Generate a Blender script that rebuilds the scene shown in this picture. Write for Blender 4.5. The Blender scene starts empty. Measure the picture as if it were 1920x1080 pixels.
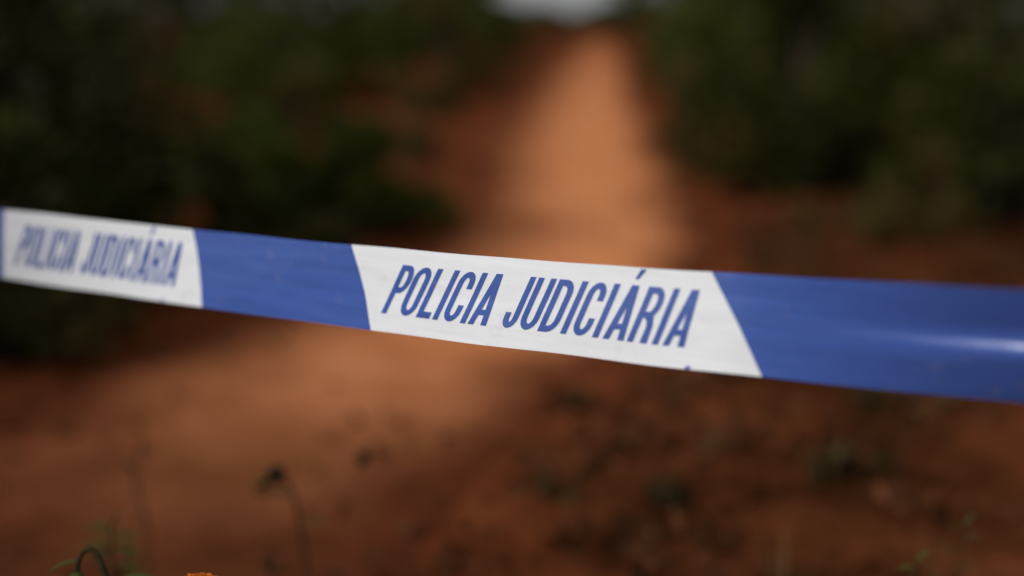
import bpy, bmesh, math, random
import numpy as np
from mathutils import Vector, noise
from mathutils.geometry import tessellate_polygon

SC = bpy.context.scene
COL = SC.collection
R = math.radians

# ------------------------------------------------------------------ camera
cam = bpy.data.cameras.new('camera')
cam.lens = 50.0
cam.sensor_width = 36.0
cam.clip_start = 0.02
cam.clip_end = 2000.0
cam.dof.use_dof = True
cam.dof.focus_distance = 1.19
cam.dof.aperture_fstop = 1.26
cam.dof.aperture_blades = 9
cam_ob = bpy.data.objects.new('camera', cam)
COL.objects.link(cam_ob)
cam_ob.location = (0.0, 0.0, 0.85)
cam_ob.rotation_euler = (R(90.0 - 11.04), 0.0, 0.0)
SC.camera = cam_ob

# ------------------------------------------------------------------ light: dull overcast late afternoon
SUN_EL, SUN_AZ = 34.0, 232.0          # azimuth clockwise from +Y: behind the photographer, a little left
world = bpy.data.worlds.new('World')
SC.world = world
world.use_nodes = True
wn = world.node_tree
wn.nodes.clear()
sky = wn.nodes.new('ShaderNodeTexSky')
sky.sky_type = 'NISHITA'
sky.sun_disc = False
sky.sun_elevation = R(SUN_EL)
sky.sun_rotation = R(SUN_AZ)
sky.air_density = 1.0
sky.dust_density = 4.0
hs = wn.nodes.new('ShaderNodeHueSaturation')
hs.inputs['Saturation'].default_value = 0.35      # cloud cover
bg = wn.nodes.new('ShaderNodeBackground')
bg.inputs['Strength'].default_value = 0.12
wo = wn.nodes.new('ShaderNodeOutputWorld')
cloud = wn.nodes.new('ShaderNodeMix')            # even grey cloud over the clear sky
cloud.data_type = 'RGBA'
cloud.inputs['Factor'].default_value = 0.6
cloud.inputs['B'].default_value = (3.6, 3.66, 3.75, 1)
wn.links.new(sky.outputs[0], hs.inputs['Color'])
wn.links.new(hs.outputs[0], cloud.inputs['A'])
wn.links.new(cloud.outputs['Result'], bg.inputs['Color'])
wn.links.new(bg.outputs[0], wo.inputs['Surface'])

sl = bpy.data.lights.new('sun', 'SUN')
sl.energy = 1.5
sl.angle = R(18.0)
sl.color = (1.0, 0.97, 0.94)
sun = bpy.data.objects.new('sun', sl)
COL.objects.link(sun)
a, e = R(SUN_AZ), R(SUN_EL)
to_sun = Vector((math.sin(a) * math.cos(e), math.cos(a) * math.cos(e), math.sin(e)))
sun.rotation_euler = to_sun.to_track_quat('Z', 'Y').to_euler()
sun.location = to_sun * 20

vs = SC.view_settings
vs.view_transform = 'Standard'
vs.look = 'None'
vs.exposure = 0.25
vs.gamma = 1.0
vs.use_curve_mapping = False
SC.cycles.use_denoising = True
SC.cycles.max_bounces = 6
SC.cycles.diffuse_bounces = 3
SC.cycles.transparent_max_bounces = 6

# ------------------------------------------------------------------ helpers
def tag(o, label=None, cat=None, group=None, kind=None):
    if label: o['label'] = label
    if cat: o['category'] = cat
    if group: o['group'] = group
    if kind: o['kind'] = kind
    return o

def link(name, me, parent=None):
    o = bpy.data.objects.new(name, me)
    COL.objects.link(o)
    if parent is not None:
        o.parent = parent
    return o

def empty(name, loc, rz=0.0):
    o = bpy.data.objects.new(name, None)
    o.empty_display_size = 0.1
    COL.objects.link(o)
    o.location = loc
    o.rotation_euler = (0, 0, rz)
    return o

def mesh_np(name, verts, quads, mat, smooth=False):
    verts = np.asarray(verts, np.float32); quads = np.asarray(quads, np.int32)
    k = quads.shape[1]
    me = bpy.data.meshes.new(name)
    me.vertices.add(len(verts)); me.vertices.foreach_set('co', verts.ravel())
    me.loops.add(quads.size); me.loops.foreach_set('vertex_index', quads.ravel())
    me.polygons.add(len(quads))
    me.polygons.foreach_set('loop_start', np.arange(0, quads.size, k, dtype=np.int32))
    if smooth:
        me.polygons.foreach_set('use_smooth', np.ones(len(quads), bool))
    me.materials.append(mat)
    me.update(calc_edges=True)
    me.validate()
    return me

def tube(path, radii, sides=7, cap=True):
    """verts, faces of a tapering tube along a list of points"""
    vs_, fs_ = [], []
    n = len(path)
    P = [Vector(p) for p in path]
    for i in range(n):
        d = (P[min(i + 1, n - 1)] - P[max(i - 1, 0)])
        d.normalize()
        ref = Vector((1, 0, 0)) if abs(d.x) < 0.8 else Vector((0, 1, 0))
        s = d.cross(ref).normalized(); t = d.cross(s)
        for k in range(sides):
            an = 2 * math.pi * k / sides
            vs_.append(P[i] + (s * math.cos(an) + t * math.sin(an)) * radii[i])
    for i in range(n - 1):
        for k in range(sides):
            k2 = (k + 1) % sides
            fs_.append((i * sides + k, i * sides + k2, (i + 1) * sides + k2, (i + 1) * sides + k))
    if cap:
        fs_.append(tuple(range(sides))[::-1])
        fs_.append(tuple((n - 1) * sides + k for k in range(sides)))
    return vs_, fs_

class MB:
    def __init__(self): self.v, self.f = [], []
    def add(self, vf):
        o = len(self.v); self.v += [tuple(p) for p in vf[0]]
        self.f += [tuple(i + o for i in f) for f in vf[1]]
    def build(self, name, mat, parent=None, smooth=True):
        me = bpy.data.meshes.new(name)
        me.from_pydata(self.v, [], self.f)
        me.materials.append(mat)
        if smooth:
            me.polygons.foreach_set('use_smooth', [True] * len(me.polygons))
        me.update()
        return link(name, me, parent)

def smooth01(a_, b_, x):
    t = min(1.0, max(0.0, (x - a_) / (b_ - a_)))
    return t * t * (3 - 2 * t)

# ------------------------------------------------------------------ materials
def new_mat(name):
    m = bpy.data.materials.new(name); m.use_nodes = True
    nt = m.node_tree
    return m, nt, nt.nodes['Principled BSDF']

def ramp(nt, fac, stops):
    r_ = nt.nodes.new('ShaderNodeValToRGB')
    el = r_.color_ramp.elements
    while len(el) < len(stops): el.new(0.5)
    for e_, (p, c) in zip(el, stops):
        e_.position = p; e_.color = (*c, 1)
    nt.links.new(fac, r_.inputs['Fac'])
    return r_.outputs['Color']

def noise_tex(nt, scale, detail=4, rough=0.6, vec=None):
    if vec is None:
        g = nt.nodes.new('ShaderNodeTexCoord'); vec = g.outputs['Object']
    n_ = nt.nodes.new('ShaderNodeTexNoise')
    n_.inputs['Scale'].default_value = scale
    n_.inputs['Detail'].default_value = detail
    n_.inputs['Roughness'].default_value = rough
    nt.links.new(vec, n_.inputs['Vector'])
    return n_.outputs['Fac']

def mix_rgb(nt, fac, a_, b_):
    m = nt.nodes.new('ShaderNodeMix'); m.data_type = 'RGBA'
    for s, val in ((m.inputs['Factor'], fac), (m.inputs['A'], a_), (m.inputs['B'], b_)):
        if hasattr(val, 'links') or hasattr(val, 'is_linked'): nt.links.new(val, s)
        else: s.default_value = (*val, 1) if isinstance(val, tuple) else val
    return m.outputs['Result']

def add_bump(nt, bsdf, h, strength, dist):
    b = nt.nodes.new('ShaderNodeBump')
    b.inputs['Strength'].default_value = strength
    b.inputs['Distance'].default_value = dist
    nt.links.new(h, b.inputs['Height'])
    nt.links.new(b.outputs['Normal'], bsdf.inputs['Normal'])

def attr(nt, name):
    n_ = nt.nodes.new('ShaderNodeAttribute'); n_.attribute_name = name
    return n_.outputs['Fac']

def soil_material():
    m, nt, b = new_mat('red_soil')
    big = noise_tex(nt, 2.2, 5, 0.62)
    fine = noise_tex(nt, 14, 6, 0.7)
    brown = ramp(nt, big, [(0.32, (0.030, 0.011, 0.0045)), (0.5, (0.085, 0.027, 0.010)), (0.68, (0.150, 0.047, 0.019))])
    red = ramp(nt, big, [(0.3, (0.105, 0.029, 0.011)), (0.7, (0.20, 0.057, 0.021))])
    c = mix_rgb(nt, attr(nt, 'redness'), brown, red)
    grain = ramp(nt, fine, [(0.3, (0.55, 0.55, 0.55)), (0.7, (1.25, 1.2, 1.15))])
    mu = nt.nodes.new('ShaderNodeMix'); mu.data_type = 'RGBA'; mu.blend_type = 'MULTIPLY'
    mu.inputs['Factor'].default_value = 1.0
    nt.links.new(c, mu.inputs['A']); nt.links.new(grain, mu.inputs['B'])
    nt.links.new(mu.outputs['Result'], b.inputs['Base Color'])
    b.inputs['Roughness'].default_value = 0.95
    b.inputs['Specular IOR Level'].default_value = 0.0
    add_bump(nt, b, fine, 0.7, 0.02)
    return m

def path_material():
    m, nt, b = new_mat('trodden_sandy_earth')
    big = noise_tex(nt, 4.5, 6, 0.66)
    fine = noise_tex(nt, 40, 5, 0.7)
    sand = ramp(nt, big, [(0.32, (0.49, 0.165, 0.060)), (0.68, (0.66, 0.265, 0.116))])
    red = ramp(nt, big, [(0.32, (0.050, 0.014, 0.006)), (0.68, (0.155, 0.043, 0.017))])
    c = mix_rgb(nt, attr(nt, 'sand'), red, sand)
    nt.links.new(c, b.inputs['Base Color'])
    b.inputs['Roughness'].default_value = 0.95
    b.inputs['Specular IOR Level'].default_value = 0.0
    add_bump(nt, b, fine, 0.5, 0.01)
    return m

def leaf_material(name, c1, c2, rough=0.55, trans=0.12, tips=None):
    m, nt, b = new_mat(name)
    g = nt.nodes.new('ShaderNodeNewGeometry')
    c = mix_rgb(nt, g.outputs['Random Per Island'], c1, c2)
    if tips:
        sel = ramp(nt, noise_tex(nt, 4.0, 2, 0.5), [(0.54, (0, 0, 0)), (0.68, (1, 1, 1))])
        c = mix_rgb(nt, sel, c, tips)
    nt.links.new(c, b.inputs['Base Color'])
    b.inputs['Roughness'].default_value = rough
    b.inputs['Specular IOR Level'].default_value = 0.08
    t = nt.nodes.new('ShaderNodeBsdfTranslucent')
    nt.links.new(c, t.inputs['Color'])
    mx = nt.nodes.new('ShaderNodeMixShader'); mx.inputs[0].default_value = trans
    nt.links.new(b.outputs[0], mx.inputs[1]); nt.links.new(t.outputs[0], mx.inputs[2])
    nt.links.new(mx.outputs[0], nt.nodes['Material Output'].inputs['Surface'])
    return m

def bark_material(name, c1, c2):
    m, nt, b = new_mat(name)
    b.inputs['Specular IOR Level'].default_value = 0.1
    n_ = noise_tex(nt, 30, 5, 0.7)
    nt.links.new(ramp(nt, n_, [(0.3, c1), (0.7, c2)]), b.inputs['Base Color'])
    b.inputs['Roughness'].default_value = 0.9
    add_bump(nt, b, n_, 0.6, 0.01)
    return m

def plastic_material(name, col, rough, ink=0.05):
    m, nt, b = new_mat(name)
    tc = nt.nodes.new('ShaderNodeTexCoord')
    mp = nt.nodes.new('ShaderNodeMapping'); mp.inputs['Scale'].default_value = (5, 5, 110)
    nt.links.new(tc.outputs['Object'], mp.inputs['Vector'])
    streak = noise_tex(nt, 1.0, 4, 0.6, mp.outputs['Vector'])          # uneven ink, drawn out along the film
    lo = tuple(x * (1 - ink) for x in col); hi = tuple(min(1, x * (1 + ink * .7)) for x in col)
    c = ramp(nt, streak, [(0.3, lo), (0.7, hi)])
    dust = ramp(nt, noise_tex(nt, 38, 4, 0.7), [(0.60, (0, 0, 0)), (0.80, (.22, .22, .22))])
    c = mix_rgb(nt, dust, c, (0.34, 0.26, 0.20))                        # traces of red dust
    nt.links.new(c, b.inputs['Base Color'])
    b.inputs['Roughness'].default_value = rough
    b.inputs['IOR'].default_value = 1.5
    b.inputs['Specular IOR Level'].default_value = 0.7 if rough < .3 else .4
    t = nt.nodes.new('ShaderNodeBsdfTranslucent'); nt.links.new(c, t.inputs['Color'])
    mx = nt.nodes.new('ShaderNodeMixShader'); mx.inputs[0].default_value = 0.15
    nt.links.new(b.outputs[0], mx.inputs[1]); nt.links.new(t.outputs[0], mx.inputs[2])
    nt.links.new(mx.outputs[0], nt.nodes['Material Output'].inputs['Surface'])
    mp = nt.nodes.new('ShaderNodeMapping'); mp.inputs['Scale'].default_value = (6, 6, 40)
    nt.links.new(tc.outputs['Object'], mp.inputs['Vector'])
    add_bump(nt, b, noise_tex(nt, 1.0, 3, 0.5, mp.outputs['Vector']), 0.12, 0.01)
    return m

M = {
    'soil': soil_material(),
    'path': path_material(),
    'white': plastic_material('white_tape_film', (0.785, 0.815, 0.845), 0.42),
    'blue': plastic_material('blue_tape_print', (0.052, 0.110, 0.39), 0.24, 0.14),
    'leaf_dark': leaf_material('dark_shrub_leaf', (0.013, 0.017, 0.0025), (0.040, 0.042, 0.006), tips=(0.075, 0.055, 0.016)),
    'leaf_mid': leaf_material('green_shrub_leaf', (0.022, 0.034, 0.004), (0.066, 0.078, 0.011), tips=(0.085, 0.082, 0.014)),
    'leaf_olive': leaf_material('olive_shrub_leaf', (0.050, 0.040, 0.011), (0.125, 0.088, 0.028)),
    'leaf_dry': leaf_material('pale_dry_leaf', (0.26, 0.21, 0.13), (0.48, 0.42, 0.29)),
    'litter': leaf_material('brown_leaf_litter', (0.034, 0.013, 0.005), (0.125, 0.046, 0.018), 0.8, 0.05),
    'straw': leaf_material('dry_grass_blade', (0.055, 0.036, 0.014), (0.17, 0.095, 0.040), 0.8, 0.1),
    'weed': leaf_material('weed_leaf', (0.032, 0.034, 0.007), (0.066, 0.064, 0.016)),
    'weed_brown': leaf_material('withered_weed_leaf', (0.045, 0.030, 0.010), (0.080, 0.058, 0.022)),
    'weed_dark': leaf_material('dark_weed_leaf', (0.018, 0.012, 0.004), (0.045, 0.030, 0.010)),
    'sprout': leaf_material('fresh_green_leaf', (0.045, 0.055, 0.008), (0.08, 0.09, 0.014)),
    'stem': bark_material('plant_stem', (0.018, 0.014, 0.006), (0.050, 0.034, 0.014)),
    'seed': bark_material('dried_seed_head', (0.012, 0.009, 0.007), (0.035, 0.022, 0.015)),
    'bark': bark_material('shrub_bark', (0.030, 0.020, 0.013), (0.085, 0.058, 0.040)),
    'stake': bark_material('weathered_wood', (0.14, 0.095, 0.060), (0.28, 0.20, 0.13)),
    'petal': leaf_material('orange_petal', (0.70, 0.13, 0.004), (0.80, 0.22, 0.008), 0.5, 0.3),
    'floret': leaf_material('orange_floret', (0.38, 0.060, 0.004), (0.62, 0.145, 0.010), 0.6, 0.1),
}

# ------------------------------------------------------------------ terrain
# path: world y, left edge x, right edge x, share of pale sand; its drop near the camera also paints in vignetting
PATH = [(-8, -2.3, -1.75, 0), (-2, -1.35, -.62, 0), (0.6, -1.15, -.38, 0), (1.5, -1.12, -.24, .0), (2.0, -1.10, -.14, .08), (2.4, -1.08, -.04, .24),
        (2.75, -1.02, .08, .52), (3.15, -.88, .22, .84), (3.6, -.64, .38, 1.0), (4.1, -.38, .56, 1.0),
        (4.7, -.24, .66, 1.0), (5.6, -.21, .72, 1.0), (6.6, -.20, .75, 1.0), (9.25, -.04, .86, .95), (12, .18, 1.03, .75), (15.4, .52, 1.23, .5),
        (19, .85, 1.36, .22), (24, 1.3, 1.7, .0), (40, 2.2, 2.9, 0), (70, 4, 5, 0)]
_py = np.array([p[0] for p in PATH])
def path_at(y):
    return (float(np.interp(y, _py, [p[1] for p in PATH])), float(np.interp(y, _py, [p[2] for p in PATH])),
            float(np.interp(y, _py, [p[3] for p in PATH])))

def base_z(y):
    if y < 20: return 0.026 * y
    if y < 26:
        t = y - 20
        return 0.52 + 0.026 * t - 0.0045 * t * t
    if y < 80: return max(0.0, 0.514 - 0.028 * (y - 26))
    return 0.0

def path_dist(x, y):
    l, r_, s = path_at(y)
    c, w = (l + r_) / 2, (r_ - l) / 2
    return abs(x - c) - w

def gz(x, y):
    d = path_dist(x, y)
    k = smooth01(-0.05, 0.5, d)
    z = base_z(y)
    z += k * (0.025 + 0.05 * noise.noise((x * 0.9, y * 0.9, 3.1)))
    z += (0.25 + 0.75 * k) * 0.018 * noise.noise((x * 4.0, y * 4.0, 7.7))
    if y < 9:
        z += k * 0.016 * noise.noise((x * 13.0, y * 13.0, 1.7))
    return z

def axis(segments):
    out = [segments[0][0]]
    for a_, b_, st in segments:
        n_ = max(1, round((b_ - a_) / st))
        out += [a_ + (b_ - a_) * (i + 1) / n_ for i in range(n_)]
    return out

def build_ground():
    xs = axis([(-900, -300, 150), (-300, -60, 40), (-60, -12, 6), (-12, -4, .8), (-4, -1.6, .12), (-1.6, 2.0, .03), (2.0, 4.5, .12), (4.5, 12, .8), (12, 60, 6), (60, 300, 40), (300, 900, 150)])
    ys = axis([(-900, -300, 150), (-300, -60, 40), (-60, -10, 5), (-10, -1, .6), (-1, 1.4, .1), (1.4, 5.2, .03), (5.2, 9, .07), (9, 14, .2), (14, 30, .5), (30, 60, 2.5), (60, 300, 30), (300, 900, 150)])
    nx, ny = len(xs), len(ys)
    verts, red = [], []
    for y in ys:
        for x in xs:
            verts.append((x, y, gz(x, y) if abs(x) < 80 and abs(y) < 90 else 0.0))
            d = path_dist(x, y)
            rr = 1 - smooth01(0.0, 0.30, d + 0.12 * noise.noise((x * 2.2, y * 2.2, 0.3)))
            rr *= 1 - .85 * smooth01(8.0, 11, y)
            # worn clearing branching off to the left of the path
            cl = ((x + 0.45) / 0.85) ** 2 + ((y - 7.3) / 1.5) ** 2
            rr = max(rr, 0.7 * (1 - smooth01(0.6, 1.3, cl)))
            red.append(rr)
    quads = [(j * nx + i, j * nx + i + 1, (j + 1) * nx + i + 1, (j + 1) * nx + i) for j in range(ny - 1) for i in range(nx - 1)]
    me = mesh_np('ground', verts, quads, M['soil'], True)
    at_ = me.attributes.new('redness', 'FLOAT', 'POINT')
    at_.data.foreach_set('value', red)
    tag(link('ground', me), 'dark red-brown soil on both sides of the footpath', 'ground', kind='structure')

def build_path():
    ys = axis([(-8, 1, .4), (1, 7, .04), (7, 16, .12), (16, 40, .6), (40, 70, 3)])
    n = 29
    verts, sand = [], []
    for y in ys:
        l, r_, s = path_at(y)
        wob = 0.035
        l += wob * noise.noise((y * 1.7, 5.0, 0)) ; r_ += wob * noise.noise((y * 1.7, 9.0, 0))
        for i in range(n):
            t = i / (n - 1)
            x = l - .04 + (r_ - l + .08) * t
            e_ = min(t, 1 - t) * (r_ - l + .08)
            z = gz(x, y) + 0.006 - 0.030 * (1 - smooth01(0.0, 0.05, e_)) - 0.012 * math.sin(math.pi * t)
            z = max(z, gz(x, y) + 0.005) if e_ > 0.045 else z
            verts.append((x, y, z))
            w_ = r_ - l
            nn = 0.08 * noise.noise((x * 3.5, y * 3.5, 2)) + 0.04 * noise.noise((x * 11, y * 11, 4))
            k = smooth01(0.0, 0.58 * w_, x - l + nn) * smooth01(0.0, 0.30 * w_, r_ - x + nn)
            sand.append(max(0, min(1, s * k * (1 + .18 * noise.noise((x * 6, y * 2.5, 8))))))  # real sand cover, with vignette darkening painted into the near end
    quads = [(j * n + i, j * n + i + 1, (j + 1) * n + i + 1, (j + 1) * n + i) for j in range(len(ys) - 1) for i in range(n - 1)]
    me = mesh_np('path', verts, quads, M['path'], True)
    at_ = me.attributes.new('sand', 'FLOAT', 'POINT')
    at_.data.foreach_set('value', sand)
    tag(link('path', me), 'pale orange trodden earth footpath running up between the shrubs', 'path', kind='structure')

build_ground()
build_path()

# ------------------------------------------------------------------ shrubs
def leaf_cloud(rng, pts, nrm, length, width):
    """one folded four-sided leaf per point"""
    n = len(pts)
    d = rng.normal(size=(n, 3)); d = d * 0.8 + nrm
    d /= np.linalg.norm(d, axis=1, keepdims=True)
    s = np.cross(d, rng.normal(size=(n, 3))); s /= np.linalg.norm(s, axis=1, keepdims=True) + 1e-9
    u_ = np.cross(d, s)
    L = (length * rng.uniform(.65, 1.3, n))[:, None]; Wd = (width * rng.uniform(.7, 1.25, n))[:, None]
    v = np.empty((n, 4, 3), np.float32)
    v[:, 0] = pts
    v[:, 1] = pts + d * L * .5 + s * Wd * .5 + u_ * Wd * .2
    v[:, 2] = pts + d * L - u_ * Wd * .15
    v[:, 3] = pts + d * L * .5 - s * Wd * .5 + u_ * Wd * .2
    return v.reshape(-1, 3), np.arange(n * 4, dtype=np.int32).reshape(-1, 4)

def leaf_blade(base, dirv, length, width, droop=.3, seg=6):
    d = Vector(dirv).normalized(); s = d.cross(Vector((0, 0, 1)))
    s = s.normalized() if s.length > .05 else Vector((1, 0, 0))
    up = s.cross(d)
    V, F = [], []
    for i in range(seg + 1):
        t = i / seg
        c = Vector(base) + d * length * t - Vector((0, 0, 1)) * droop * length * t * t
        w = width * .5 * (math.sin(math.pi * min(1, .08 + t * .92)) ** .8) + .0004
        V += [c - s * w + up * w * .35, c, c + s * w + up * w * .35]
    for i in range(seg):
        for k in (0, 1):
            F.append((i * 3 + k, i * 3 + k + 1, i * 3 + k + 4, i * 3 + k + 3))
    return V, F

def shrub_meshes(seed, r, h, n_leaf, leaf=.045, mat='leaf_dark', lobes=16, dry=0):
    """stems, foliage and (perhaps) a few dry sprigs as meshes around a base at the origin"""
    rng = np.random.default_rng(seed); rnd = random.Random(seed)
    cen, rad = [], []
    for i in range(lobes):
        an = rnd.uniform(0, 2 * math.pi); q = math.sqrt(rnd.random()) * (0.72 if i % 3 else 0.9)
        zz = rnd.uniform(0.05, 0.86) if i % 3 else rnd.uniform(0.02, 0.3)
        prof = math.sin(math.pi * min(1, 0.36 + 0.58 * zz)) ** 0.6
        cen.append((r * q * prof * math.cos(an), r * q * prof * math.sin(an), h * zz))
        rad.append(rnd.uniform(.20, .38) * min(r, h * .75))
    cen = np.array(cen); rad = np.array(rad)
    mb = MB()
    for i in range(lobes):
        c = Vector(cen[i]); b = Vector((rnd.uniform(-.08, .08) * r, rnd.uniform(-.08, .08) * r, -0.03))
        mid = b.lerp(c, .5) + Vector((rnd.uniform(-.1, .1) * r, rnd.uniform(-.1, .1) * r, .05 * h))
        p = [b, b.lerp(mid, .55), mid, mid.lerp(c, .5), c]
        k = .014 * max(h, .4)
        mb.add(tube(p, [k * 1.5, k * 1.2, k * .9, k * .6, k * .25], 5))
        for j in range(4):
            d = Vector(rng.normal(size=3)).normalized() * rad[i]
            mb.add(tube([mid.lerp(c, .4), c + d * .45, c + d * 1.05], [k * .5, k * .3, k * .1], 4))
    idx = rng.integers(0, lobes, n_leaf)
    dr = rng.normal(size=(n_leaf, 3)); dr /= np.linalg.norm(dr, axis=1, keepdims=True)
    rr = rad[idx] * (rng.uniform(.35, 1.0, n_leaf) ** .5) * rng.uniform(.85, 1.12, n_leaf)
    pts = cen[idx] + dr * rr[:, None] * np.array([1.05, 1.05, .85])
    keep = pts[:, 2] > 0.02
    pts, dr = pts[keep], dr[keep]
    v, q = leaf_cloud(rng, pts, dr * .9 + np.array([0, 0, .35]), leaf, leaf * .55)
    fol = mesh_np('foliage', v, q, M[mat])
    dm = []
    for i in range(dry):
        j = rnd.randrange(lobes)
        d = rng.normal(size=3); d /= np.linalg.norm(d); d[2] = abs(d[2]); d[1] = -abs(d[1])
        tip = Vector(cen[j] + d * rad[j] * 1.12); foot = Vector(cen[j])
        sp = MB(); sp.add(tube([foot, foot.lerp(tip, .6), tip], [.005, .004, .0015], 5))
        for k in range(46):
            t = rnd.uniform(.55, 1.0)
            o_ = Vector(rng.normal(size=3)).normalized()
            bp = foot.lerp(tip, t)
            sp.add(leaf_blade(bp, o_ + Vector(d) * .6, leaf * rnd.uniform(.9, 1.9), leaf * .55, .2, 2))
        dm.append(sp)
    return mb, fol, dm

def shrub(loc, r, h, n_leaf, label, seed, mat='leaf_dark', leaf=.045, lobes=16, dry=0, name='shrub', group='shrubs along the footpath'):
    x, y = loc
    root = empty(name, (x, y, gz(x, y)), 0)
    tag(root, label, 'shrub', group)
    mb, fol, dm = shrub_meshes(seed, r, h, n_leaf, leaf, mat, lobes, dry)
    mb.build('stems', M['bark'], root)
    link('foliage', fol, root)
    for sp in dm: sp.build('dry_sprig', M['leaf_dry'], root, False)
    return root

# left of the path
shrub((-1.62, 3.80), .70, 1.25, 14000, 'tall dark shrub with pale dry sprigs at the left edge of the photo', 11, 'leaf_dark', dry=5, lobes=20)
shrub((-.98, 4.0), .52, .42, 10000, 'low spreading dark green shrub just above the left white tape panel', 12, 'leaf_dark', .04)
shrub((-.56, 4.75), .37, .39, 8500, 'small rounded green shrub at the left edge of the path bend', 13, 'leaf_mid', .036, 12)
shrub((-1.12, 5.6), .40, .34, 5000, 'small green shrub behind the rounded one at the path bend', 35, 'leaf_mid', .036, 12)
shrub((-1.15, 7.2), .42, .36, 2500, 'pale olive dry shrub in the clearing left of the path', 14, 'leaf_olive', .04, 12)
shrub((-2.3, 6.4), .85, 1.25, 10000, 'dark brownish shrub behind the tall left one', 15, 'leaf_dark', .05, dry=3)
shrub((-1.42, 9.5), .95, 1.3, 14000, 'large dark green shrub across the clearing, left of the path', 16, 'leaf_mid', .05, 20)
shrub((-2.6, 10.8), 1.15, 1.45, 12000, 'broad dark shrub behind the clearing at upper left', 17, 'leaf_dark', .055)
shrub((-.80, 13.6), .85, .80, 7000, 'olive shrub farther up the left side of the path', 18, 'leaf_olive', .05, 14)
shrub((-.75, 18.2), .95, .85, 7000, 'green shrub near the crest on the left side', 19, 'leaf_mid', .06, 14)
shrub((-1.22, 3.2), .38, .52, 6500, 'low black-green shrub under the left white tape panel', 20, 'leaf_dark', .04, 14)
shrub((-.05, 14.2), .42, .30, 3000, 'low green shrub beside the far left edge of the path', 30, 'leaf_mid', .045, 10)
shrub((-.28, 11.2), .36, .26, 2500, 'low olive-brown shrub close to the far left edge of the path', 29, 'leaf_olive', .04, 10)
shrub((-.52, 6.5), .28, .17, 1500, 'thin low olive scrub on the bare clearing left of the path', 36, 'leaf_olive', .035, 10)
shrub((-.55, 8.5), .36, .22, 2200, 'low olive scrub at the back of the clearing left of the path', 37, 'leaf_olive', .04, 10)
# right of the path
shrub((1.70, 4.8), .80, 1.5, 14000, 'tall very dark shrub with pale sprigs at the right edge of the photo', 21, 'leaf_dark', dry=6, lobes=22)
shrub((1.12, 5.55), .52, 1.05, 10000, 'dark shrub nearest the path on its right side', 22, 'leaf_dark', .042)
shrub((1.10, 7.3), .36, .62, 4500, 'pale olive shrub beside the right edge of the path', 23, 'leaf_olive', .04, 12)
shrub((1.80, 8.3), .85, 1.5, 12000, 'tall dark green shrub behind the olive one right of the path', 24, 'leaf_mid', .05, 20)
shrub((1.50, 10.2), .62, 1.05, 8000, 'green shrub halfway up the right side of the path', 25, 'leaf_mid', .05)
shrub((2.10, 13.4), .90, 1.35, 9000, 'dark shrub farther up the right side of the path', 26, 'leaf_dark', .055)
shrub((2.35, 17.3), 1.02, 1.2, 9500, 'olive green shrub near the crest on the right side', 27, 'leaf_olive', .06)
shrub((2.8, 9.8), 1.0, 1.9, 11000, 'tall dark shrub behind the others at upper right', 28, 'leaf_dark', .055)
shrub((1.28, 4.55), .36, .17, 1800, 'low olive-brown scrub at the foot of the right-hand shrubs', 38, 'leaf_olive', .036, 10)
# unseen shrubs added outside the frame to shade its edges like vignetting
shrub((-1.75, 2.45), .55, .95, 5000, 'unseen dark shrub added beyond the left edge of the frame for shade', 31, 'leaf_dark', .045)
shrub((-1.55, 1.0), .58, 1.6, 8000, 'tall dark shrub added out of view beside the left tape stake to block sun', 33, 'leaf_dark', .045)
shrub((1.45, 1.9), .50, 1.3, 7000, 'tall dark shrub added out of view near the right tape stake to block sky light', 34, 'leaf_dark', .045)
shrub((2.05, 3.15), .70, 1.35, 6000, 'unseen dark shrub added beyond the right edge of the frame for shade', 32, 'leaf_dark', .045)
# beyond the crest
far = [((.35, 26), .95, .47, 'leaf_mid', 'low green shrub just over the crest beneath the gap of sky'),
       ((1.25, 23.5), .75, .31, 'leaf_dark', 'low dark shrub where the path meets the skyline'),
       ((-.58, 21), .90, 1.0, 'leaf_mid', 'rounded green shrub on the crest touching the left of the sky gap'),
       ((2.02, 20.5), 1.05, 1.1, 'leaf_mid', 'rounded green shrub on the crest touching the right of the sky gap'),
       ((-1.6, 25), 1.3, .95, 'leaf_dark', 'dark shrub over the crest left of the gap of sky'),
       ((2.85, 24), 1.35, 1.0, 'leaf_mid', 'green shrub over the crest right of the gap of sky'),
       ((4.2, 33), 1.5, 1.1, 'leaf_dark', 'low dark shrub far down the path beyond the crest'),
       ((-4.6, 24), 1.9, 2.0, 'leaf_dark', 'broad dark shrub at the skyline upper left'),
       ((6.2, 24), 2.0, 2.2, 'leaf_dark', 'broad dark shrub at the skyline upper right'),
       ((-9.5, 34), 2.2, 2.0, 'leaf_mid', 'distant round green shrub at far left skyline'),
       ((12.0, 36), 2.4, 2.3, 'leaf_mid', 'distant round green shrub at far right skyline')]
for i, (p, r_, h_, m_, lab) in enumerate(far):
    shrub(p, r_, h_, 6000, lab, 40 + i, m_, .085, 18)

# ------------------------------------------------------------------ dead leaves, dry grass, grit: nobody could count them
def scatter(rng, n, x0, x1, y0, y1, clear=.05, patchy=0.0):
    out = []
    while len(out) < n:
        x, y = rng.uniform(x0, x1), y0 + (y1 - y0) * rng.random() ** 1.5
        if path_dist(x, y) < clear + rng.uniform(-.1, .15): continue
        if patchy and noise.noise((x * 3.0, y * 3.0, 12.0)) < patchy * rng.uniform(-.3, 1): continue
        out.append((x, y))
    return out

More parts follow.
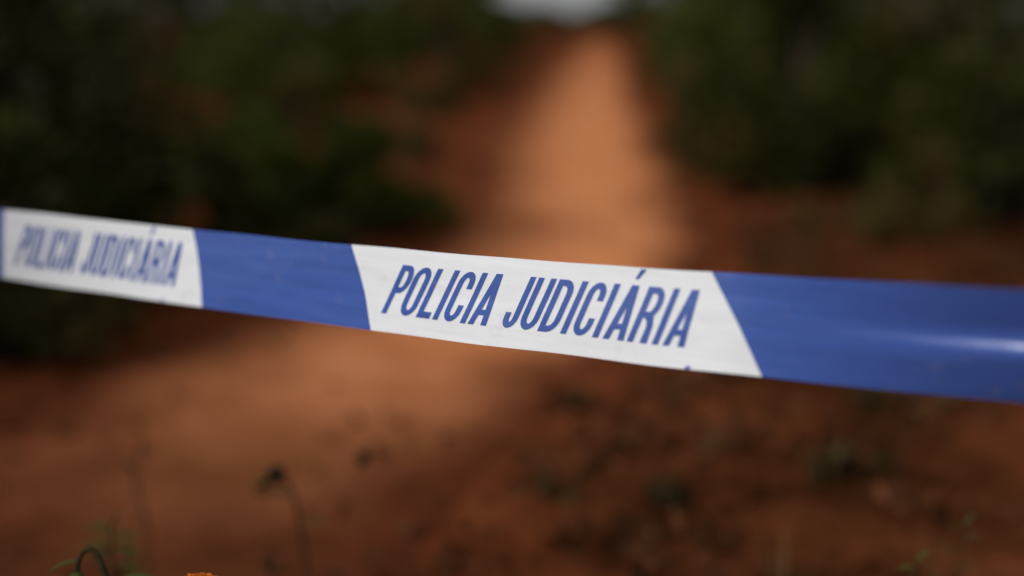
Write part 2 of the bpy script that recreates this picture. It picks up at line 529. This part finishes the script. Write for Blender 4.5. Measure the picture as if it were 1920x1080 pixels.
rng = np.random.default_rng(5)
lp = np.array([(x, y, gz(x, y) + rng.uniform(.004, .02)) for x, y in scatter(rng, 9000, -2.0, 2.4, 1.3, 7.5, .04, .12)])
on_path = []
while len(on_path) < 200:
    y = rng.uniform(1.5, 7.0); l_, r2, _s = path_at(y); x = rng.uniform(l_, r2)
    if noise.noise((x * 2.5, y * 2.5, 21.0)) > -.05 + .3 * rng.random() * (1 if y < 3 else 2.2): on_path.append((x, y, gz(x, y) + .012))
lp = np.vstack([lp, np.array(on_path)])
v, q = leaf_cloud(rng, lp, np.column_stack([rng.normal(size=(len(lp), 2)) * 1.4, rng.normal(size=len(lp)) * .2]), .038, .02)
tag(link('leaf_litter', mesh_np('leaf_litter', v, q, M['litter'])), 'brown dead leaves and bark bits strewn over the soil', 'leaf litter', kind='stuff')

def blades(rng, tufts, per, hgt):
    V, F = [], []
    for (x, y) in tufts:
        z = gz(x, y); s = rng.uniform(.6, 1.3)
        for k in range(per):
            an = rng.uniform(0, 2 * math.pi); b = rng.uniform(0, .03)
            px, py = x + b * math.cos(an), y + b * math.sin(an)
            ln = hgt * s * rng.uniform(.5, 1.2); lean = rng.uniform(.15, .9)
            w = rng.uniform(.0012, .0026)
            dx, dy = math.cos(an), math.sin(an)
            o = len(V)
            for t in (0, .5, 1):
                cx, cy = px + dx * ln * lean * t * t, py + dy * ln * lean * t * t
                cz = z - .004 + ln * t * (1 - .35 * lean * t)
                ww = w * (1 - .8 * t)
                V += [(cx - dy * ww, cy + dx * ww, cz), (cx + dy * ww, cy - dx * ww, cz)]
            F += [(o, o + 1, o + 3, o + 2), (o + 2, o + 3, o + 5, o + 4)]
    return V, F
V, F = blades(rng, scatter(rng, 200, -1.8, 2.2, 1.5, 6.5, .12, .25), 16, .075)
tag(link('dry_grass', mesh_np('dry_grass', V, F, M['straw'])), 'short dry straw-coloured grass on the soil beside the path', 'grass', kind='stuff')

def clods(rng, pts, size):
    V, F = [], []
    for (x, y) in pts:
        s = size * rng.uniform(.4, 1.6); z = gz(x, y)
        o = len(V)
        d = [(1, 0, 0), (0, 1, 0), (-1, 0, 0), (0, -1, 0), (0, 0, 1), (0, 0, -1)]
        for a_ in d:
            k = s * rng.uniform(.6, 1.25)
            V.append((x + a_[0] * k, y + a_[1] * k, z + .3 * s + a_[2] * k * .7))
        for a_, b_ in ((0, 1), (1, 2), (2, 3), (3, 0)):
            F += [(o + a_, o + b_, o + 4), (o + b_, o + a_, o + 5)]
    return V, F
V, F = clods(rng, scatter(rng, 2600, -1.8, 2.2, 1.3, 6.5, -.1), .012)
me = mesh_np('gravel', V, F, M['soil'])
tag(link('gravel', me), 'loose crumbs of red soil and grit beside the path', 'gravel', kind='stuff')

# ------------------------------------------------------------------ weeds on the soil, each one a plant
def weed(loc, r, h, n, label, seed, mat='weed', cat='weed', group='low weeds on the soil'):
    x, y = loc
    root = empty('weed', (x, y, gz(x, y)))
    tag(root, label, cat, group)
    rg = np.random.default_rng(seed)
    mb = MB(); pts, nr = [], []
    for i in range(9):
        an = i / 9 * 2 * math.pi + rg.uniform(-.3, .3); ln = rg.uniform(.6, 1.05)
        e_ = Vector((r * ln * math.cos(an), r * ln * math.sin(an), h * rg.uniform(.35, 1.0)))
        m_ = Vector((e_.x * .45, e_.y * .45, e_.z * .75))
        mb.add(tube([(0, 0, -.01), m_, e_], [.002, .0015, .0007], 5))
        for k in range(n // 9):
            t = rg.uniform(.2, 1.0)
            p = Vector((0, 0, 0)).lerp(m_, t * 2) if t < .5 else m_.lerp(e_, t * 2 - 1)
            pts.append(p); nr.append((e_.x / r * .6, e_.y / r * .6, .35))
    mb.build('stems', M['stem'], root)
    v, q = leaf_cloud(rg, np.array([tuple(p) for p in pts]), np.array(nr), .030, .017)
    link('leaves', mesh_np('leaves', v, q, M[mat]), root)
weeds = [((.50, 2.20), .036, .075, 'weed_brown', 'small olive-brown weed near the lower right corner, left of a dark one'),
         ((.57, 2.24), .065, .05, 'weed_dark', 'dark flattened weed near the lower right corner'),
         ((.44, 2.92), .050, .05, 'weed_dark', 'dark low weed below the right end of the white tape panel'),
         ((.66, 2.55), .035, .07, 'weed_brown', 'thin olive-brown weed below the right blue tape panel'),
         ((.07, 2.20), .070, .03, 'weed_brown', 'flat olive-brown weed at bottom centre of the bare soil'),
         ((.24, 2.10), .040, .025, 'weed_dark', 'dark low weed right of bottom centre'),
         ((.13, 2.72), .060, .035, 'weed_dark', 'dark weed under the middle of the tape lettering'),
         ((.90, 2.75), .080, .09, 'weed_dark', 'dark weed low at the right edge of the photo'),
         ((.72, 4.1), .070, .08, 'weed_brown', 'olive-brown weed just above the right blue tape panel')]
for i, (p, r_, h_, m_, lab) in enumerate(weeds):
    weed(p, r_, h_, 36, lab, 70 + i, m_)

# ------------------------------------------------------------------ tall plants in the foreground
def curve_pts(ctrl, n=14):
    """Catmull-Rom through the control points"""
    P = [Vector(c) for c in ctrl]; P = [P[0] * 2 - P[1]] + P + [P[-1] * 2 - P[-2]]
    out = []
    for i in range(1, len(P) - 2):
        for k in range(n):
            t = k / n
            out.append(.5 * ((2 * P[i]) + (P[i + 1] - P[i - 1]) * t + (2 * P[i - 1] - 5 * P[i] + 4 * P[i + 1] - P[i + 2]) * t * t
                             + (3 * P[i] - P[i - 1] - 3 * P[i + 1] + P[i + 2]) * t ** 3))
    out.append(P[-2])
    return out

def ball(c, rx, rz, n=10, m=7, rough=0.0, rnd=random.Random(3)):
    V, F = [], []
    for j in range(m + 1):
        ph = math.pi * j / m
        for i in range(n):
            th = 2 * math.pi * i / n
            k = 1 + rnd.uniform(-rough, rough)
            V.append((c[0] + rx * k * math.sin(ph) * math.cos(th), c[1] + rx * k * math.sin(ph) * math.sin(th), c[2] + rz * k * math.cos(ph)))
    for j in range(m):
        for i in range(n):
            F.append((j * n + i, (j + 1) * n + i, (j + 1) * n + (i + 1) % n, j * n + (i + 1) % n))
    return V, F

def tall_plant(name, label, cat, base, ctrl, r0, leaves, heads=(), leaf_mat='weed', group='tall wild plants in the foreground'):
    """ctrl: stem points relative to the base; leaves: (height fraction, direction, length, width); heads: (fraction, rx, rz, material, part name)"""
    x, y = base; z = gz(x, y)
    root = empty(name, (x, y, z)); tag(root, label, cat, group)
    P = curve_pts([(0, 0, -.02)] + list(ctrl))
    mb = MB(); mb.add(tube(P, [r0 * (1 - .6 * i / (len(P) - 1)) for i in range(len(P))], 7)); mb.build('stem', M['stem'], root)
    for fr, d, L, W in leaves:
        p = P[int(fr * (len(P) - 1))]
        lb = MB(); lb.add(leaf_blade(p, d, L, W)); lb.build('leaf', M[leaf_mat], root)
    for fr, rx, rz, mt, pn in heads:
        p = P[int(fr * (len(P) - 1))]
        hb = MB(); hb.add(ball(p, rx, rz, 10, 7, .18)); hb.build(pn, M[mt], root)
    return root

# orange flower at the bottom edge, sharp
def orange_flower():
    x, y = -.262, 1.115; z = gz(x, y); hz = .3802 - z
    root = empty('orange_flower', (x, y, z))
    tag(root, 'orange daisy-like flower peeking over the bottom edge of the photo', 'flower', 'tall wild plants in the foreground')
    P = curve_pts([(0, 0, -.02), (.012, .01, hz * .35), (-.006, .004, hz * .7), (0, 0, hz - .004)])
    mb = MB(); mb.add(tube(P, [.0024] * len(P), 8)); mb.build('stem', M['stem'], root)
    hb = MB(); hb.add(ball((0, 0, hz - .004), .0065, .006)); hb.build('calyx', M['weed'], root)
    db = MB(); db.add(ball((0, 0, hz + .003), .0088, .0042, 12, 7, .06)); disc = db.build('flower_disc', M['floret'], root)
    rnd = random.Random(8)
    fb = MB()
    for i in range(70):
        an = i * 2.39996; q = .0085 * math.sqrt((i + .5) / 70)
        bx, by = q * math.cos(an), q * math.sin(an)
        bz = hz + .003 + .0040 * math.sqrt(max(0, 1 - (q / .0090) ** 2))
        fb.add(tube([(bx, by, bz - .001), (bx * 1.05, by * 1.05, bz + .0012), (bx * 1.12, by * 1.12, bz + .0022)], [.0005, .00055, .0007], 5))
    fb.build('florets', M['floret'], disc)
    for ring, (n, L, el) in enumerate(((17, .0165, .42), (15, .0135, .72))):
        for i in range(n):
            an = 2 * math.pi * (i + .5 * ring) / n + rnd.uniform(-.06, .06)
            el_ = el + rnd.uniform(-.12, .12)
            d = (math.cos(an) * math.cos(el_), math.sin(an) * math.cos(el_), math.sin(el_))
            pb = MB(); pb.add(leaf_blade((d[0] * .005, d[1] * .005, hz), d, L * rnd.uniform(.9, 1.1), .0042, .22, 5)); pb.build('petal', M['petal'], root)
    for fr, d, L, W in ((.25, (1, -.2, .6), .06, .013), (.45, (-1, .2, .7), .055, .012), (.62, (.7, .6, .6), .045, .010)):
        p = P[int(fr * (len(P) - 1))]
        lb = MB(); lb.add(leaf_blade(p, d, L, W)); lb.build('leaf', M['weed'], root)
    sb = MB(); sb.add(leaf_blade((.008, 0, hz - .012), (.8, 0, .65), .016, .003, .1)); sb.build('leaf', M['sprout'], root)
orange_flower()

tall_plant('drooping_stem_plant', 'dark stem hooked over with its green bud hanging at the bottom left corner', 'plant', (-.381, 1.23),
           [(.004, 0, .12), (.010, 0, .27), (.006, 0, .315), (-.004, 0, .333), (-.015, 0, .324), (-.018, 0, .300)], .0047,
           [(.86, (-1, -.1, -.1), .030, .011), (.95, (-.5, 0, -1), .028, .010), (.98, (-.2, 0, -1), .03, .010), (.4, (1, .2, .5), .05, .016), (.3, (-1, .2, .5), .05, .016)],
           [(1.0, .008, .012, 'weed', 'bud')])
tall_plant('leafy_sprig', 'blurred leafy green sprig behind the hooked stem at lower left', 'plant', (-.48, 1.62),
           [(.004, 0, .08), (-.004, .004, .15), (0, 0, .200)], .0028,
           [(.98, (.5, 0, 1), .032, .020), (.95, (-.8, 0, .5), .036, .022), (.9, (.9, .2, .2), .036, .022), (.84, (-1, 0, .1), .042, .024), (.8, (.8, -.2, .1), .04, .024),
            (.72, (-.8, .3, .2), .042, .024), (.66, (.9, 0, .1), .04, .02), (.5, (-.9, 0, .1), .04, .02), (.4, (.9, .2, .2), .045, .02)], leaf_mat='sprout')
tall_plant('thin_stalk_plant', 'thin tall stalk with small olive leaves near its tip at lower left', 'plant', (-.530, 1.94),
           [(.006, 0, .07), (-.008, 0, .14), (.004, 0, .185)], .0030,
           [(.99, (.4, 0, 1), .032, .018), (.93, (.9, 0, .5), .028, .016), (.80, (-.9, 0, .5), .032, .018), (.74, (-.6, 0, .8), .03, .016), (.6, (.8, .1, .4), .025, .01), (.4, (-.8, .1, .4), .03, .012)], leaf_mat='weed_brown')
tall_plant('seed_head_plant', 'bent stalk with a dark dried seed head and green leaflets, left of bottom centre', 'plant', (-.272, 1.76),
           [(.004, 0, .07), (-.002, 0, .13), (-.012, 0, .188), (-.026, 0, .212), (-.036, 0, .216)], .0036,
           [(.99, (-.8, 0, -.6), .034, .022), (.96, (-.6, 0, -.8), .036, .022), (.9, (-1, 0, -.3), .045, .018), (.82, (-1, .1, -.4), .04, .016), (.6, (-1, 0, .2), .05, .016), (.45, (.8, 0, .4), .04, .014)],
           [(.95, .0115, .012, 'seed', 'seed_head')], leaf_mat='sprout')
tall_plant('bud_stalk_plant', 'single dark green bud on a hair-thin stalk over the path, below the tape', 'plant', (-.210, 1.92),
           [(.004, 0, .07), (-.003, 0, .14), (0, 0, .181)], .0009,
           [(.99, (-.5, 0, .9), .016, .010), (.97, (.6, 0, .8), .014, .010), (.2, (.8, 0, .3), .03, .01)], [(1.0, .0095, .012, 'weed_dark', 'bud')])
tall_plant('short_seedling', 'short dark seedling under the seed head stalk', 'plant', (-.287, 1.61),
           [(.003, 0, .08), (-.002, 0, .12), (0, 0, .155)], .002,
           [(.99, (.1, 0, 1), .034, .016), (.92, (-.6, 0, .8), .03, .014), (.86, (.6, 0, .7), .03, .014), (.6, (-.8, 0, .4), .04, .014), (.5, (.8, 0, .4), .04, .014)], leaf_mat='weed_dark')
tall_plant('green_sprig', 'small green sprig beside the bottom right corner', 'plant', (.515, 1.57),
           [(.004, 0, .09), (.008, 0, .15), (.012, 0, .195)], .002,
           [(.99, (.5, 0, 1), .028, .012), (.94, (-.6, 0, .6), .024, .011), (.86, (.8, 0, .4), .026, .011), (.75, (-.8, 0, .4), .03, .010), (.6, (.8, .1, .4), .03, .010)], leaf_mat='weed')
tall_plant('yellow_green_sprig', 'yellow-green leaf tip of a sprig cut by the bottom edge at right', 'plant', (.425, 1.42),
           [(.004, 0, .10), (.002, 0, .17), (.003, 0, .218)], .002,
           [(.99, (.6, 0, .9), .026, .011), (.95, (-.7, 0, .2), .022, .010), (.8, (.8, 0, .4), .03, .010), (.6, (-.8, .1, .4), .03, .010)], leaf_mat='sprout')

# ------------------------------------------------------------------ the barrier tape
TW = .075                                     # film width in metres
def poly(c, t): return ((c[0] * t + c[1]) * t + c[2]) * t + c[3]
EX = (-.01854, -.04822, .80615, .00007)
EY = (-.01741, -.06155, -.5902, 1.16491)
EZ = (.0138, .04361, .03874, .64808)
def edge(u): return Vector((poly(EX, u), poly(EY, u), poly(EZ, u)))
CROSS = Vector((0, -.01435, -.07361))         # top edge to bottom edge
# fold marks in the film: place, slant, from, to, height
CREASE = [(-.305, .05, 0, .7, .00020), (-.245, -.03, .2, 1, -.00018), (-.02, .06, .7, 1, .00018), (.075, -.05, 0, .2, .00018), (.205, .04, .6, 1, .00020),
          (.262, -.05, 0, .55, .00022), (.318, .045, .3, 1, -.0002), (.372, -.03, .55, 1, .00022), (-.40, .03, 0, .5, .0002), (-.53, -.05, .5, 1, .0002)]
TURN = Vector((.31, .92, -.24))
def surf(u, v, lift=0.0):
    """point of the film: u metres along, v 0 top edge .. 1 bottom edge"""
    p = edge(u) + CROSS * (v + (.011 * noise.noise((u * 11, 0, 5)) * (1 - v) + .011 * noise.noise((u * 11, 0, 9)) * v))
    t = (edge(u + .002) - edge(u - .002)).normalized()
    n = CROSS.cross(t).normalized()
    if n.y > 0: n = -n
    wav = .0009 * math.sin(u * 17 + 1.3 + 1.2 * v) * (v - .5) + .0008 * noise.noise((u * 9, v * 1.5, 0)) + .00025 * noise.noise((u * 45, v * 5, 3))
    for cu, cs, v0, v1, am in CREASE:
        if abs(u - cu) < .08 and v0 - .1 < v < v1 + .1:
            wav += am * math.exp(-((u - cu - cs * (v - .5)) / .0022) ** 2) * smooth01(v0 - .1, v0 + .1, v) * (1 - smooth01(v1 - .1, v1 + .1, v))
    k = smooth01(.16, .50, u)            # towards the right the film turns face down, with a lengthwise crease in the middle
    turn = k * .090 * v - smooth01(.22, .49, u) * .0203 / (1 + math.exp(-(v - .49) / .045))
    p = p + TURN * turn
    cr = 0.0
    return p + n * (wav + cr + lift)

def interp(tab, v):
    return float(np.interp(v, [t[0] for t in tab], [t[1] for t in tab]))

# panel borders (v, u): slightly curved in the film
B = {
    'far_a': [(0, -1.50), (1, -1.50)],
    'b0': [(0, -1.148), (1, -1.150)],
    'b1': [(0, -.868), (1, -.866)],
    'l0': [(0, -.6657), (1, -.6685)],
    'l1': [(0, -.3818), (.2, -.3775), (.406, -.3740), (.75, -.3704), (1, -.3693)],
    'c0': [(0, -.1778), (.256, -.1698), (.567, -.1623), (.817, -.1585), (1, -.1554)],
    'c1': [(0, .1884), (.5, .2103), (1, .2290)],
    'r0': [(0, .505), (1, .530)],
    'r1': [(0, .880), (1, .905)],
    'far_b': [(0, 1.10), (1, 1.10)],
}
def panel(name, a_, b_, mat, root, label):
    L = interp(B[b_], .5) - interp(B[a_], .5)
    nu, nv = max(8, int(L / .0025)), 30
    V, F = [], []
    for j in range(nv + 1):
        v = j / nv
        u0, u1 = interp(B[a_], v), interp(B[b_], v)
        for i in range(nu + 1):
            V.append(surf(u0 + (u1 - u0) * i / nu, v) - ORG)
    for j in range(nv):
        for i in range(nu):
            F.append((j * (nu + 1) + i, (j + 1) * (nu + 1) + i, (j + 1) * (nu + 1) + i + 1, j * (nu + 1) + i + 1))
    mb = MB(); mb.v, mb.f = [tuple(p) for p in V], F
    o = mb.build(name, mat, root)
    o['label'] = label
    return o

# letters, drawn as outlines in millimetres on a 44.5 mm cap height, condensed grotesque
CAP, ST, HS = 44.5, 5.7, 6.0
def arc(cx, cy, rx, ry, a0, a1, n=9):
    return [(cx + rx * math.cos(R(a0 + (a1 - a0) * i / n)), cy + ry * math.sin(R(a0 + (a1 - a0) * i / n))) for i in range(n + 1)]
def g_I(w): return [[(0, 0), (ST, 0), (ST, CAP), (0, CAP)]]
def g_L(w): return [[(0, 0), (w, 0), (w, HS), (ST, HS), (ST, CAP), (0, CAP)]]
def ring(w, h, t, s, y0=0):
    ro, ri = w / 2, w / 2 - t
    ry = w * .62
    out = arc(ro, y0 + ry, ro, ry, 180, 360) + arc(ro, y0 + h - ry, ro, ry, 0, 180)
    inn = arc(ro, y0 + ry, ri, ry - s, 180, 360) + arc(ro, y0 + h - ry, ri, ry - s, 0, 180)
    return out, inn
def g_O(w):
    return list(ring(w, CAP, ST, HS * .9))
def g_C(w):
    ro, ri, ry, s = w / 2, w / 2 - ST, w * .62, HS * .9
    yt, yb = CAP * .66, CAP * .34
    out = [(w, yt)] + arc(ro, CAP - ry, ro, ry, 0, 180) + arc(ro, ry, ro, ry, 180, 360) + [(w, yb)]
    inn = [(w - ST, yb)] + arc(ro, ry, ri, ry - s, 360, 180) + arc(ro, CAP - ry, ri, ry - s, 180, 0) + [(w - ST, yt)]
    return [out + inn]
def g_U(w):
    ro, ri, ry, s = w / 2, w / 2 - ST, w * .62, HS * .9
    return [[(0, CAP)] + arc(ro, ry, ro, ry, 180, 360) + [(w, CAP), (w - ST, CAP)] + arc(ro, ry, ri, ry - s, 360, 180) + [(ST, CAP)]]
def g_J(w):
    ro, ri, ry, s = w / 2, w / 2 - ST, w * .62, HS * .9
    yh = CAP * .30
    return [[(0, yh)] + arc(ro, ry, ro, ry, 180, 360) + [(w, CAP), (w - ST, CAP)] + arc(ro, ry, ri, ry - s, 360, 180) + [(ST, yh)]]
def g_D(w):
    r_, ry = w * .55, w * .66
    out = [(0, 0)] + arc(w - r_, ry, r_, ry, -90, 0) + arc(w - r_, CAP - ry, r_, ry, 0, 90) + [(0, CAP)]
    k = HS * .9
    inn = [(ST, k)] + arc(w - r_, ry, r_ - ST, ry - k, -90, 0) + arc(w - r_, CAP - ry, r_ - ST, ry - k, 0, 90) + [(ST, CAP - k)]
    return [out, inn]
def bowl_hole(w, yb):
    r_, k = w * .5, HS * .9
    hh = (CAP - yb) / 2
    return [(ST, yb + k)] + arc(w - r_, yb + hh, r_ - ST, hh - k, -90, 90, 12) + [(ST, CAP - k)]
def g_P(w):
    yb = CAP * .43; r_ = w * .5; hh = (CAP - yb) / 2
    out = [(0, 0), (ST, 0), (ST, yb)] + arc(w - r_, yb + hh, r_, hh, -90, 90, 14) + [(0, CAP)]
    return [out, bowl_hole(w, yb)]
def g_R(w):
    yb = CAP * .44; r_ = w * .5; hh = (CAP - yb) / 2
    out = [(0, 0), (ST, 0), (ST, yb), (w * .45, yb), (w * .58, yb - 2.5), (w * .66, yb - 6), (w - ST - .4, 0), (w + .4, 0), (w - .6, yb - 5.5), (w * .84, yb + 1.2)]
    out += arc(w - r_, yb + hh, r_, hh, -52, 90, 12) + [(0, CAP)]
    return [out, bowl_hole(w, yb)]
def g_A(w):
    cx, a_, lw = w / 2, 3.4, 5.9
    sl = (cx - a_) / CAP
    y1, y2 = CAP * .19, CAP * .30
    xi = lambda y: lw + sl * y
    yt = (cx - lw) / sl * .97
    out = [(0, 0), (lw, 0), (xi(y1), y1), (w - xi(y1), y1), (w - lw, 0), (w, 0), (cx + a_, CAP), (cx - a_, CAP)]
    return [out, [(xi(y2), y2), (w - xi(y2), y2), (cx + .15, yt), (cx - .15, yt)]]
def g_acute(w): return [[(0, CAP + 4.7), (3.4, CAP + 4.7), (7.0, CAP + 12.9), (1.9, CAP + 12.9)]]
# glyph, its left side and width in millimetres along the film (measured at the cap line)
TEXT = [('p', g_P, -117.4, 16.8), ('o', g_O, -99.4, 17.8), ('l', g_L, -78.4, 14.8), ('i', g_I, -60.4, 5), ('c', g_C, -51.2, 17.0), ('i', g_I, -30.6, 5), ('a', g_A, -22.4, 19.6),
        ('j', g_J, 10.6, 14.6), ('u', g_U, 28.0, 17.8), ('d', g_D, 48.7, 17.8), ('i', g_I, 71.0, 5), ('c', g_C, 80.4, 17.0), ('i', g_I, 101.4, 5), ('a', g_A, 111.2, 19.6),
        ('acute_accent', g_acute, 118.0, 7), ('r', g_R, 133.3, 17.8), ('i', g_I, 155.6, 5), ('a', g_A, 165.0, 19.6)]

def letters(parent, x0, scale, tick_u):
    """x0: film position (m) of the start of the text; scale stretches it along the film"""
    for ch, g, left, w in TEXT:
        loops = g(w)
        flat = [Vector((p[0], p[1], 0)) for lp_ in loops for p in lp_]
        tris = tessellate_polygon([[Vector((p[0], p[1], 0)) for p in lp_] for lp_ in loops])
        bm = bmesh.new()
        bv = [bm.verts.new(p) for p in flat]
        for t in tris:
            try: bm.faces.new([bv[i] for i in t])
            except ValueError: pass
        bmesh.ops.remove_doubles(bm, verts=bm.verts[:], dist=1e-4)
        for k in range(1, 12):
            bmesh.ops.bisect_plane(bm, geom=bm.verts[:] + bm.edges[:] + bm.faces[:], plane_co=(0, k * 4.9, 0), plane_no=(0, 1, 0))
        for vt in bm.verts:
            xx, yy = vt.co.x + left, vt.co.y
            sh = (.585 - .125 * (left + 117) / 290) * (yy - CAP)
            u = x0 + (xx + sh + 117.4) * .001 * scale
            v = .187 + (CAP - yy) / (TW * 1000)
            vt.co = surf(u, v, .00035) - ORG
        bmesh.ops.recalc_face_normals(bm, faces=bm.faces[:])
        for f in bm.faces: f.smooth = True
        me = bpy.data.meshes.new('letter_' + ch if len(ch) == 1 else ch)
        bm.to_mesh(me); bm.free()
        me.materials.append(M['blue'])
        link(me.name.split('.')[0], me, parent)
    # tip of the neighbouring print row, cut off by the lower edge
    mb = MB()
    mb.add(([surf(tick_u - .0026 * scale, .996, .00035) - ORG, surf(tick_u + .0026 * scale, .996, .00035) - ORG,
             surf(tick_u + .0030 * scale, .966, .00035) - ORG, surf(tick_u - .0008 * scale, .966, .00035) - ORG], [(0, 1, 2, 3)]))
    mb.build('print_mark', M['blue'], parent)

ORG = edge(0) + CROSS * .5
tape = empty('barrier_tape', ORG)
tag(tape, 'blue and white plastic police barrier tape stretched across the path', 'barrier tape')
panel('blue_panel', 'b1', 'l0', M['blue'], tape, 'blue panel cut by the left edge of the photo')
panel('white_panel', 'far_a', 'b0', M['white'], tape, 'white end of the tape beyond the left edge')
panel('blue_panel', 'l1', 'c0', M['blue'], tape, 'blue panel between the two lettered white panels')
panel('blue_panel', 'c1', 'r0', M['blue'], tape, 'wide blue panel at right with a pale lengthwise sheen')
panel('blue_panel', 'r1', 'far_b', M['blue'], tape, 'blue end of the tape beyond the right edge')
for a_, b_, x0, sc_, tk, lab in (('l0', 'l1', -.6293, .790, -.4235, 'left white panel with slightly blurred lettering'),
                                 ('c0', 'c1', -.1174, 1.0, .1667, 'central white panel with sharp blue lettering'),
                                 ('r0', 'r1', .572, 1.0, .856, 'white panel beyond the right edge'),
                                 ('b0', 'b1', -1.108, .79, -.90, 'white panel beyond the left edge')):
    pn = panel('white_panel', a_, b_, M['white'], tape, lab)
    letters(pn, x0, sc_, tk)

# the stakes it is tied to, both outside the frame
def stake(u, label, lean):
    p = edge(u); z = gz(p.x, p.y)
    h = p.z - z + .14
    root = empty('wooden_stake', (p.x, p.y, z)); tag(root, label, 'stake', 'stakes holding the tape')
    mb = MB()
    mb.add(tube([(lean * -.02, 0, -.15), (0, 0, h * .3), (lean * .006, .002, h * .7), (lean * .01, 0, h)], [.017, .0165, .016, .0145], 9))
    mb.build('post', M['stake'], root)
    V, F = [], []
    n = 20
    for i in range(n + 1):
        an = 2 * math.pi * i / n
        for k in range(6):
            t = k / 5
            rr = .0195 + .003 * math.sin(3 * an + 4 * t)
            V.append((rr * math.cos(an) + lean * .008, rr * math.sin(an), p.z - z - .008 - .058 * t + .006 * math.sin(an)))
    for i in range(n):
        for k in range(5):
            F.append((i * 6 + k, (i + 1) * 6 + k, (i + 1) * 6 + k + 1, i * 6 + k + 1))
    wb = MB(); wb.v, wb.f = V, F
    wb.build('tape_wrap', M['white'] if u < 0 else M['blue'], root)
stake(-1.50, 'wooden stake holding the tape outside the left edge of the photo', -1)
stake(1.10, 'wooden stake holding the tape outside the right edge of the photo', 1)
